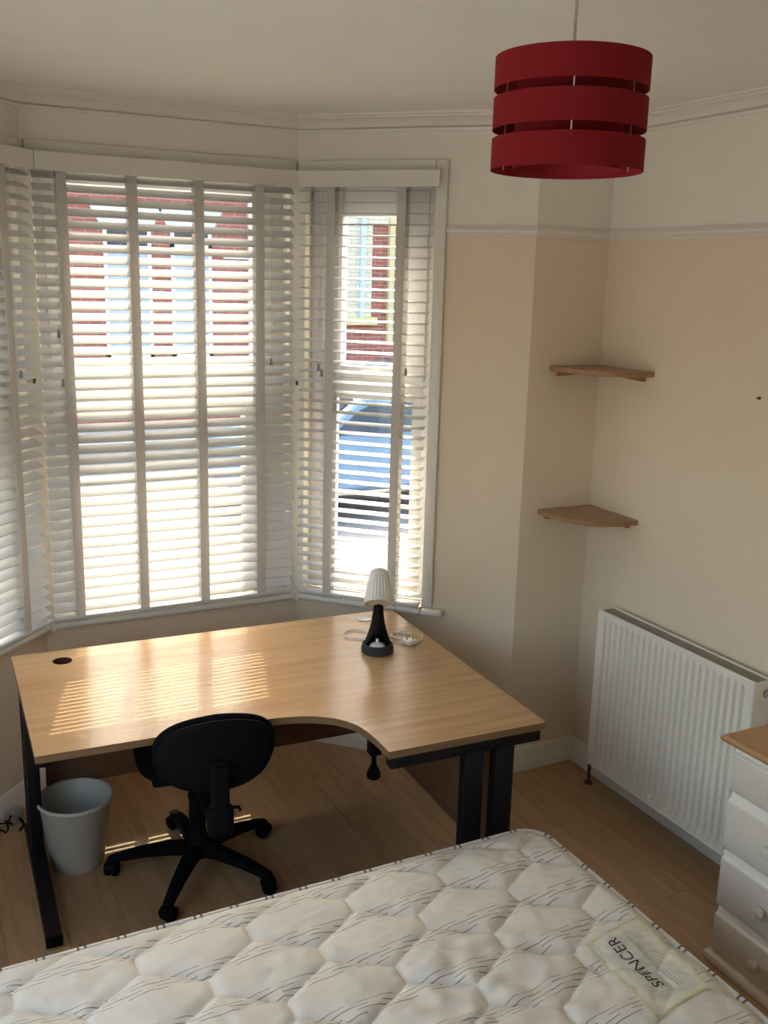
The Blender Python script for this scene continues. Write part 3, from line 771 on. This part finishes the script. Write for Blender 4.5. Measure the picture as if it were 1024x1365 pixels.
# ------------------------------------------------------------------ desk lamp with its cord and plug
LP = pix(503, 868, .73)
to_cam = math.atan2(CAM.y-LP.y, CAM.x-LP.x)
lamp = empty('desk_lamp', (LP.x, LP.y, .73), to_cam, 'small desk lamp with black trumpet body and white fluted shade', 'lamp')   # local +x faces the camera side
MB().lathe([(.001, 0), (.060, 0), (.0635, .004), (.0635, .020), (.060, .034), (.055, .037), (.051, .034), (.050, .012), (.001, .010)], 48).build('base_dish', 'dark_grey', lamp)
prof = [(.056, .030), (.050, .045), (.044, .060), (.038, .078), (.032, .098), (.0275, .120), (.0235, .145), (.0205, .170), (.0185, .195), (.0175, .214)]
tr = MB(); tr.lathe(prof, 60, skip=lambda a, z: (min(a, 2*math.pi-a) < 1.02*math.sqrt(max(0, 1-(z-.03)/.058)) and z < .088))
b_ = tr.build('trumpet_body', 'lamp_black', lamp, 60); so = b_.modifiers.new('thickness', 'SOLIDIFY'); so.thickness = .004; so.offset = -1
MB().lathe([(.001, .205), (.013, .205), (.016, .216), (.016, .232), (.001, .236)], 20).build('neck_joint', 'lamp_black', lamp)
TL = R(-38)
axis = Matrix.Translation((.036, 0, .206)) @ Matrix.Rotation(TL, 4, 'Y')
shd = MB(); N = 96; pr_ = [(.0545, 0.0), (.056, .006), (.0545, .02), (.045, .08), (.036, .128), (.033, .137), (.026, .142), (.001, .143)]
vs = []
for j in range(N):
    a = 2*math.pi*j/N
    for q, (r_, z_) in enumerate(pr_):
        fl_ = (.0011 if j % 4 < 2 else -.0011) if 1 < q < 5 else 0
        vs.append(axis @ Vector(((r_+fl_)*math.cos(a), (r_+fl_)*math.sin(a), z_)))
K = len(pr_); shd.add(vs, [(j*K+i_, ((j+1) % N)*K+i_, ((j+1) % N)*K+i_+1, j*K+i_+1) for j in range(N) for i_ in range(K-1)])
shade = shd.build('shade', 'lamp_white', lamp, 25)
MB().lathe([(.0545, .0), (.0525, .003), (.051, .006), (.001, .007)], 48, axis=axis).build('diffuser', 'lamp_diff', lamp)
def dk(x_, y_): p = pix(x_, y_, .7335); return p
cp = [(500, 853), (484, 852), (466, 851), (458.5, 847), (462, 842), (474, 840), (488, 843), (500, 848), (515, 852), (532, 858), (546, 859), (559, 855), (563, 850), (556, 846), (540, 845), (526, 843), (516, 845), (522, 849), (536, 849), (547, 846), (536, 842.5), (522, 846), (529, 852), (541, 852)]
pts = [dk(*q) for q in cp]; sm = []
for i_ in range(len(pts)-1):
    p0, p1, p2, p3 = pts[max(0, i_-1)], pts[i_], pts[i_+1], pts[min(len(pts)-1, i_+2)]
    for j in range(8):
        t = j/8; sm.append(.5*((2*p1)+(p2-p0)*t+(2*p0-5*p1+4*p2-p3)*t*t+(3*p1-p0-3*p2+p3)*t**3))
inv = (Matrix.Translation(lamp.location) @ Matrix.Rotation(to_cam, 4, 'Z')).inverted()
cpts = [inv @ (p+Vector((0, 0, .0012+.0025*math.sin(i_*.21)**2*(1 if i_ > 75 else 0)))) for i_, p in enumerate(sm)]
MB().tube(cpts, .0023, 7).build('power_cord', 'white_cable', lamp)
pg = empty('plug', inv @ pix(546, 858, .73), R(35)); pg.parent = lamp
MB().rbox(-.025, .025, -.024, .024, .0, .020, .006, 3).build('plug_body', 'lamp_white', pg)
m = MB(); m.rbox(-.003, .003, -.016, -.012, .019, .041, .001, 1); m.rbox(-.015, -.009, .006, .010, .019, .036, .001, 1); m.rbox(.009, .015, .006, .010, .019, .036, .001, 1); m.build('plug_pins', 'brass', pg)
blb = empty('light_bulb', (LP.x+.022*math.cos(to_cam), LP.y+.022*math.sin(to_cam), .7405), to_cam, 'white bulb lying in the dish of the desk lamp', 'light bulb')
MB().lathe([(.001, .0), (.020, .002), (.031, .010), (.033, .018), (.028, .028), (.016, .034), (.001, .036)], 28).build('globe', 'bulb', blb)
MB().lathe([(.001, .030), (.011, .031), (.0105, .048), (.009, .050), (.001, .052)], 18, axis=Matrix.Rotation(R(-14), 4, 'Y')).build('cap', 'steel', blb)

# ------------------------------------------------------------------ pendant lamp
pd = empty('pendant_lamp', (-1.478, -1.660, HC), 0, 'pendant light with a red three-band drum shade', 'pendant lamp')
zb = 2.379-HC; RB_ = .1515; bh, gp = .0592, .0167
def drum(r_, z0, z1, name, m1, m2, parent):
    mb = MB(); mb.lathe([(r_, z0), (r_, z1)], 72, mi=0); mb.lathe([(r_-.002, z1), (r_-.002, z0)], 72, mi=1); mb.lathe([(r_-.002, z0), (r_, z0)], 72, mi=0); mb.lathe([(r_, z1), (r_-.002, z1)], 72, mi=0)
    o = mb.build(name, [m1, m2], parent, 40)
    return o
for q in range(3):
    o = drum(RB_, zb+q*(bh+gp), zb+q*(bh+gp)+bh, 'shade_band', 'red', 'red_in', pd)
top = zb+2*(bh+gp)+bh
drum(.107, zb+.004, top-.004, 'inner_drum', 'red', 'red_in', pd)
vd = math.atan2(CAM.y+1.660, CAM.x+1.478)
for q in range(3):
    m = MB(); a = vd+.03+q*2*math.pi/3; m.tube([(.1475*math.cos(a), .1475*math.sin(a), zb+.01), (.1475*math.cos(a), .1475*math.sin(a), top-.01)], .0016, 6)
    m.build('strut', 'pale_metal', pd)
m = MB()
for q in range(3):
    a = vd+.03+q*2*math.pi/3; m.tube([(.018*math.cos(a), .018*math.sin(a), top-.03), (.148*math.cos(a), .148*math.sin(a), top-.012)], .0016, 6)
m.lathe([(.018, top-.034), (.022, top-.034), (.022, top-.027), (.018, top-.027), (.018, top-.034)], 24)
m.build('spider_ring', 'pale_metal', pd)
MB().lathe([(.001, top-.075), (.016, top-.075), (.018, top-.04), (.017, top-.01), (.010, top+.005), (.001, top+.008)], 20).build('lamp_holder', 'lamp_white', pd)
MB().tube([(0, 0, top), (0, 0, -.02)], .0032, 8).build('flex', 'flex', pd)
MB().lathe([(.001, 0), (.048, 0), (.048, -.008), (.038, -.020), (.008, -.028), (.001, -.028)], 32).build('ceiling_rose', 'lamp_white', pd)

# ------------------------------------------------------------------ corner shelves
def corner_shelf(z, a, b, label):
    s = empty('corner_shelf', (0, 0, z), 0, label, 'shelf', 'corner shelves')
    poly = [(-.001, -.001), (-a, -.001), (-a, -.018)]
    for i_ in range(1, 16):
        t = math.pi/2*i_/16; c_, q = math.cos(t)**.72, math.sin(t)**.72
        poly.append((-.018-(a-.018)*c_, -.018-(b-.018)*q))
    poly += [(-.018, -b), (-.001, -b)]
    MB().prism(poly, -.019, 0).build('board', 'shelf', s)
    q = MB(); q.add([(-.002, -.001, -.019), (-a*.88, -.001, -.019), (-a*.88, -.001, -.042), (-.002, -.001, -.030), (-.002, -.020, -.019), (-a*.88, -.020, -.019), (-a*.88, -.020, -.042), (-.002, -.020, -.030)],
          [(0, 1, 2, 3), (4, 7, 6, 5), (0, 4, 5, 1), (1, 5, 6, 2), (2, 6, 7, 3), (3, 7, 4, 0)]); q.build('batten', 'shelf', s, 0)
    q = MB(); q.add([(-.001, -.022, -.019), (-.001, -b*.86, -.019), (-.001, -b*.86, -.042), (-.001, -.022, -.030), (-.020, -.022, -.019), (-.020, -b*.86, -.019), (-.020, -b*.86, -.042), (-.020, -.022, -.030)],
          [(0, 1, 2, 3), (4, 7, 6, 5), (0, 4, 5, 1), (1, 5, 6, 2), (2, 6, 7, 3), (3, 7, 4, 0)]); q.build('batten', 'shelf', s, 0)
corner_shelf(1.826, .262, .338, 'dark wooden corner shelf, the upper of two, nearest the picture rail')
corner_shelf(1.216, .277, .318, 'dark wooden corner shelf, the lower of two, above the radiator')
hk = MB(); hk.lathe([(.001, 0), (.006, 0), (.006, .003), (.003, .004), (.0022, .016), (.001, .017)], 10, axis=Matrix.Rotation(-math.pi/2, 4, 'Y'))
o = hk.build('wall_screw', 'copper', loc=(0, -.877, 1.786)); tag(o, 'dark screw sticking out of the bare beige wall', 'screw')

# ------------------------------------------------------------------ radiator
rad = empty('radiator', (0, -.685, 0), 0, 'white ribbed panel radiator on the beige wall', 'radiator')
hw = .420; zb0, zt0 = .125, .825; xf_ = -.122
zl = [zb0, .150, .168, .186, .764, .782, .800, zt0]
def rib(y_, k_):
    if k_ in (0, 1, 6, 7): return 0.0
    n_ = 23; t = (y_+hw-.028)/(2*hw-.056)*n_
    if t < 0 or t > n_: return 0.0
    ph = t-math.floor(t); d = 0.0
    w_ = abs(ph-.5)
    d = 0 if w_ > .23 else min(1, (.23-w_)/.08)
    return .022*d*(1 if k_ in (3, 4) else .75)
ys = [-hw+2*hw*i_/(23*12+20) for i_ in range(23*12+21)]
m = MB(); vs = [(xf_+rib(y_, k_), y_, z_) for k_, z_ in enumerate(zl) for y_ in ys]; ny_ = len(ys)
m.add(vs, [(a*ny_+b, a*ny_+b+1, (a+1)*ny_+b+1, (a+1)*ny_+b) for a in range(len(zl)-1) for b in range(ny_-1)])
m.build('front_panel', 'radiator', rad, 50)
m = MB(); m.box(-.094, -.086, -hw, hw, zb0, zt0-.012); m.box(-.052, -.040, -hw, hw, zb0, zt0-.004); m.build('inner_panel', 'radiator', rad, 0)
MB().rbox(-.124, -.112, -hw-.001, hw+.001, zt0-.006, zt0+.004, .003).build('panel_rim', 'radiator', rad)
MB().rbox(-.124, -.112, -hw-.001, hw+.001, zb0-.003, zb0+.006, .003).build('panel_rim', 'radiator', rad)
MB().rbox(-.046, -.036, -hw, hw, zt0-.006, zt0+.003, .003).build('panel_rim', 'radiator', rad)
m = MB()
nb = 105
for i_ in range(nb):
    y_ = -hw+.006+(2*hw-.012)*i_/(nb-1); m.box(-.112, -.044, y_-.0016, y_+.0016, zt0-.010, zt0-.001)
for xx in (-.095, -.062): m.box(xx-.0015, xx+.0015, -hw, hw, zt0-.012, zt0-.006)
g_ = m.build('top_grille', 'grille', rad, 0)
for sg in (-1, 1):
    MB().rbox(-.122, -.038, sg*(hw+.003)-.0025, sg*(hw+.003)+.0025, zb0+.02, zt0+.002, .001, 1).build('side_cover', 'radiator', rad)
m = MB(); m.lathe([(.001, .0), (.014, .0), (.014, .004), (.010, .006), (.009, .012), (.001, .013)], 20, axis=Matrix.Translation((-.062, -hw-.0055, zt0-.045)) @ Matrix.Rotation(math.pi/2, 4, 'X')); m.build('bleed_plug', 'grille', rad)
m = MB(); m.lathe([(.0105, .0), (.0145, .0), (.0155, .002), (.0105, .004)], 20, axis=Matrix.Translation((-.062, -hw-.0056, zt0-.045)) @ Matrix.Rotation(math.pi/2, 4, 'X')); m.build('plug_ring', 'black_plastic', rad)
yv = hw+.035
MB().tube([(-.078, yv, 0), (-.078, yv, .130)], .0075, 10).build('pipe', 'copper', rad)
MB().lathe([(.001, 0), (.020, 0), (.020, .005), (.009, .008), (.001, .008)], 18).build('pipe_collar', 'copper', rad, loc=(-.078, yv, 0))
m = MB(); m.lathe([(.001, .125), (.012, .125), (.013, .150), (.011, .170), (.011, .205), (.009, .209), (.001, .210)], 18); m.build('valve', 'lamp_white', rad, loc=(-.078, yv, 0))
MB().tube([(-.078, yv, .150), (-.078, hw, .150)], .009, 10).build('valve_tail', 'steel', rad)
MB().tube([(-.078, -yv, 0), (-.078, -yv, .130)], .0075, 10).build('pipe', 'copper', rad)
MB().tube([(-.078, -yv, .150), (-.078, -hw, .150)], .009, 10).build('valve_tail', 'steel', rad)
MB().lathe([(.001, .125), (.012, .125), (.013, .150), (.011, .170), (.017, .175), (.017, .215), (.001, .218)], 18).build('valve', 'lamp_white', rad, loc=(-.078, -yv, 0))
m = MB()
for yy_ in (-.25, .25): m.box(-.042, -.002, yy_-.015, yy_+.015, .30, .72)
m.build('wall_bracket', 'grille', rad, 0)

# ------------------------------------------------------------------ chest of drawers
CF = -.452                                             # plane of the drawer fronts
cw = .80; cy1 = -1.336
chest = empty('chest_of_drawers', (-.235, cy1-cw/2, 0), 0, 'pale grey chest of drawers with cream knobs and a pine top', 'chest of drawers')
def L_(x_): return x_+.235
MB().rbox(L_(CF+.020), L_(-.022), -cw/2, cw/2, .028, .770, .002).build('carcass', 'chest', chest)
MB().rbox(L_(CF-.016), L_(-.022), -cw/2-.012, cw/2+.012, .0, .030, .006, 2).build('plinth', 'chest_edge', chest)
tp = MB(); tpp = [(.010, .770), (.022, .776), (.027, .784), (.027, .790), (.020, .797), (.006, .800)]
rows = []
for e, z_ in tpp: rows.append([(L_(CF)-e, -cw/2-e, z_), (L_(-.022), -cw/2-e, z_), (L_(-.022), cw/2+e, z_), (L_(CF)-e, cw/2+e, z_)])
tp.add([v for r_ in rows for v in r_], [(a*4+b, a*4+(b+1) % 4, (a+1)*4+(b+1) % 4, (a+1)*4+b) for a in range(len(rows)-1) for b in range(4)]+[(3, 2, 1, 0), tuple((len(rows)-1)*4+b for b in range(4))])
tp.build('top_board', 'pine', chest, 30)
zl_ = [(.030, .198), (.206, .402), (.410, .606), (.614, .766)]
for z0, z1 in zl_:
    d = empty('drawer', (L_(CF), 0, z0), 0); d.parent = chest
    h_ = z1-z0; g2 = .0225
    m = MB()
    # front with a routed, stepped-back top and bottom edge
    pf = [(g2, 0), (.006, 0), (.002, .004), (0, .008), (0, h_-.030), (.001, h_-.026), (.010, h_-.020), (.013, h_-.006), (.016, h_), (g2, h_)]
    n_ = len(pf); w_ = cw/2-.006
    mi_ = [0, 0, 0, 0, 1, 1, 1, 1, 1, 0]  # paler slot along the top step is a painted highlight
    o0 = len(m.v)
    m.add([(x_, -w_, z_) for x_, z_ in pf]+[(x_, w_, z_) for x_, z_ in pf], [])
    for i_ in range(n_): m.f.append((i_, i_+n_, (i_+1) % n_+n_, (i_+1) % n_)); m.mi.append(mi_[i_])
    m.f.append(tuple(range(n_))); m.mi.append(0); m.f.append(tuple(range(2*n_-1, n_-1, -1))); m.mi.append(0)
    m.build('drawer_front', ['chest', 'chest_edge'], d, 40)
    for ky in (-1.525-(cy1-cw/2), -(-1.525-(cy1-cw/2))):
        MB().lathe([(.001, .0), (.009, .0), (.008, .008), (.010, .012), (.0185, .016), (.0205, .021), (.019, .027), (.012, .030), (.001, .031)], 24, axis=Matrix.Rotation(-math.pi/2, 4, 'Y')).build('knob', 'knob', d, loc=(0, ky, .46*h_))

# ------------------------------------------------------------------ cables by the skirting under the bay
def lw(s_, off, z): return Vector((Cl.x-S2*s_+S2*off, Cl.y-S2*s_-S2*off, z))
ad = empty('plug_adaptor', lw(.315, .045, 0), math.pi/4, 'grey mains plug lying against the skirting with black cables', 'plug')
MB().rbox(-.030, .030, -.022, .022, 0, .052, .006, 3).build('plug_body', mat('beige plug', (.34, .31, .26), .5), ad)
cb_ = []
for i_ in range(28):
    t = i_/27; cb_.append((-.028-.16*t, .005-.03*math.sin(t*7), .035+.12*t*t+.015*math.sin(t*11)))
MB().tube(cb_, .0035, 7).build('cable', 'black_plastic', ad)
cb2 = [(-.035-.13*i_/20, -.012+.02*math.sin(i_*.6), .006+.028*abs(math.sin(i_*.35))) for i_ in range(21)]
MB().tube(cb2, .0035, 7).build('cable', 'black_plastic', ad)
MB().tube([(-.004, -.02, .02), (-.01, -.045, .008), (-.03, -.06, .0055), (-.06, -.065, .0055)], .005, 8).build('cable_boot', 'black_plastic', ad)

# ------------------------------------------------------------------ outside: street, houses, cars
GZ = -.55
struct(MB().box(-40, 40, 1.3, 5.2, GZ-.3, GZ+.10), 'ground_pavement', 'paving')
struct(MB().box(-40, 40, 5.2, 11.6, GZ-.3, GZ), 'ground_road', 'asphalt')
struct(MB().box(-40, 40, 11.6, 40, GZ-.3, GZ+.10), 'ground_pavement_far', 'paving')
struct(MB().box(-40, -3.7, -25, 1.3, GZ-.3, GZ+.10), 'ground_bounce', 'asphalt')  # unseen ground, added to reflect sunlight in at the side window
def house(x0, x1, label, wins, bits, group='houses across the street'):
    y0 = 14.0; h = empty('terraced_house', ((x0+x1)/2, y0+3.5, GZ+.1), 0, label, 'house', group)
    cx, cyy, cz = h.location
    W_ = lambda a, b, c: (a-cx, b-cyy, c-cz)
    def bx(a0, a1, b0, b1, c0, c1, name, m_, par=None):
        return MB().box(a0-cx, a1-cx, b0-cyy, b1-cyy, c0-cz, c1-cz).build(name, m_, par or h, 0)
    bx(x0, x1, y0, y0+7, GZ+.1, 5.9, 'wall', 'brick')
    m = MB(); a = 5.9-cz; m.add([W_(x0, y0-.25, 5.85), W_(x1, y0-.25, 5.85), W_(x1, y0+3.5, 8.2), W_(x0, y0+3.5, 8.2), W_(x1, y0+7.2, 5.85), W_(x0, y0+7.2, 5.85)], [(0, 1, 2, 3), (3, 2, 4, 5), (0, 5, 4, 1), (0, 3, 5), (1, 4, 2)]); m.build('roof', 'roof', h, 0)
    for (a0, a1, c0, c1, mid) in wins:
        wv = MB(); fx = .06
        for (p, q, r_, s_) in ((a0, a0+fx, c0, c1), (a1-fx, a1, c0, c1), (a0, a1, c0, c0+fx), (a0, a1, c1-fx, c1), (a0, a1, mid-.035, mid+.035)): wv.box(p-cx, q-cx, y0-.05-cyy, y0+.02-cyy, r_-cz, s_-cz)
        wo = wv.build('window', 'frame', h, 0)
        MB().box(a0+fx-cx, a1-fx-cx, y0-.02-cyy, y0-.01-cyy, mid+.035-cz, c1-fx-cz).build('pane', 'dark_glass', wo, 0)
        MB().box(a0+fx-cx, a1-fx-cx, y0-.02-cyy, y0-.01-cyy, c0+fx-cz, mid-.035-cz).build('pane', 'net', wo, 0)
        # splayed stone lintel and sill
        l = MB(); zz = [(a0-.06, c1), (a1+.06, c1), (a1+.22, c1+.30), (a0-.22, c1+.30)]
        l.add([W_(x_, y0-.04, z_) for x_, z_ in zz]+[W_(x_, y0+.03, z_) for x_, z_ in zz], [(0, 1, 2, 3), (7, 6, 5, 4), (0, 4, 5, 1), (1, 5, 6, 2), (2, 6, 7, 3), (3, 7, 4, 0)]); l.build('lintel', 'stone', h, 0)
        bx(a0-.10, a1+.10, y0-.10, y0+.02, c0-.10, c0, 'window_sill', 'stone')
    for (a0, a1, c0, c1, d, name, m_) in bits: bx(a0, a1, y0-d, y0+.02, c0, c1, name, m_)
    return h
house(-8.0, 5.10, 'red brick house with pale stone lintels seen through the middle blind',
      [(-6.6, -5.7, .7, 2.94, 2.5), (-4.6, -3.7, .7, 2.94, 2.5), (-1.6, -.75, .7, 2.94, 2.5), (.76, 1.56, .7, 2.94, 2.55), (1.90, 2.62, .7, 2.94, 2.62), (-4.6, -3.7, 4.0, 5.4, 4.7), (.9, 1.8, 4.0, 5.4, 4.7)],
      [(2.85, 4.3, 2.42, 2.52, .03, 'stone_band', 'stone'), (3.30, 3.38, GZ+.1, 5.8, .08, 'drainpipe', 'frame'), (-2.9, -1.95, GZ+.1, 1.6, .03, 'front_door', 'car_dark')])
house(5.10, 16.0, 'red brick house with pale quoins and two coloured drainpipes seen through the narrow blind',
      [(8.0, 9.2, .6, 2.9, 2.4), (7.6, 8.8, 3.9, 5.3, 4.6)],
      [(5.20, 5.76, 1.42, 5.8, .04, 'pale_quoin', 'pale_brick'), (5.10, 7.2, 3.12, 3.30, .05, 'pale_band', 'pale_brick'), (5.49, 5.58, 1.4, 5.8, .12, 'drainpipe', 'blue_pipe'),
       (6.10, 6.21, .95, 5.8, .10, 'drainpipe', 'yellow_pipe'), (5.11, 5.85, 1.28, 1.42, .14, 'ledge', 'yellow_stone')])
house(-20.0, -8.0, 'red brick house beyond the left bay window', [(-12.0, -11.0, .7, 2.9, 2.4), (-16.0, -15.0, .7, 2.9, 2.4)], [])
def car(x, y, m_, label, flip=1):
    c = empty('parked_car', (x, y, GZ), 0 if flip > 0 else math.pi, label, 'car', 'cars parked in the street')
    prof = [(-2.05, .35), (-2.08, .60), (-1.98, .86), (-1.30, .96), (-.62, 1.40), (-.35, 1.46), (.85, 1.45), (1.25, 1.38), (1.85, .98), (2.02, .90), (2.08, .55), (2.04, .33)]
    n_ = len(prof); b = MB(); rows = []
    for (yy_, ins, rf) in ((-.86, .0, .0), (-.80, 0, .0), (.80, 0, 0), (.86, 0, 0)):
        rows.append([(px_, yy_*(1 if z_ < 1.0 else .80), z_) for px_, z_ in prof])
    b.add([v for r_ in rows[1:3] for v in r_], [tuple(range(n_)), tuple(range(2*n_-1, n_-1, -1))]+[(i_, i_+n_, (i_+1) % n_+n_, (i_+1) % n_) for i_ in range(n_)])
    bo = b.build('body', m_, c, 30)
    bv = bo.modifiers.new('bevel', 'BEVEL'); bv.width = .06; bv.segments = 3
    g = MB()
    for sg in (-1, 1):
        q = [(-1.05, 1.00), (-.52, 1.36), (-.30, 1.41), (.80, 1.40), (1.15, 1.34), (1.55, 1.02)]
        g.add([(px_, sg*(.80*(1 if z_ < 1.03 else .80)+.012), z_) for px_, z_ in q], [tuple(range(len(q)))])
    g.build('side_windows', 'car_glass', c, 0)
    g = MB(); g.add([(-1.22, -.66, 1.03), (-1.22, .66, 1.03), (-.68, .56, 1.38), (-.68, -.56, 1.38)], [(0, 1, 2, 3)]); g.build('windscreen', 'car_glass', c, 0)
    for wx in (-1.28, 1.30):
        for sg in (-1, 1):
            MB().lathe([(.001, -.09), (.20, -.09), (.30, -.08), (.31, 0), (.30, .08), (.001, .08)], 24, axis=Matrix.Translation((wx, sg*.74, .31)) @ Matrix.Rotation(math.pi/2, 4, 'X')).build('wheel', 'tyre', c)
    return c
car(2.7, 7.3, 'car_blue', 'pale blue car parked outside the narrow blind')
car(5.6, 10.6, 'car_dark', 'dark car parked in front of the house with coloured drainpipes', -1)
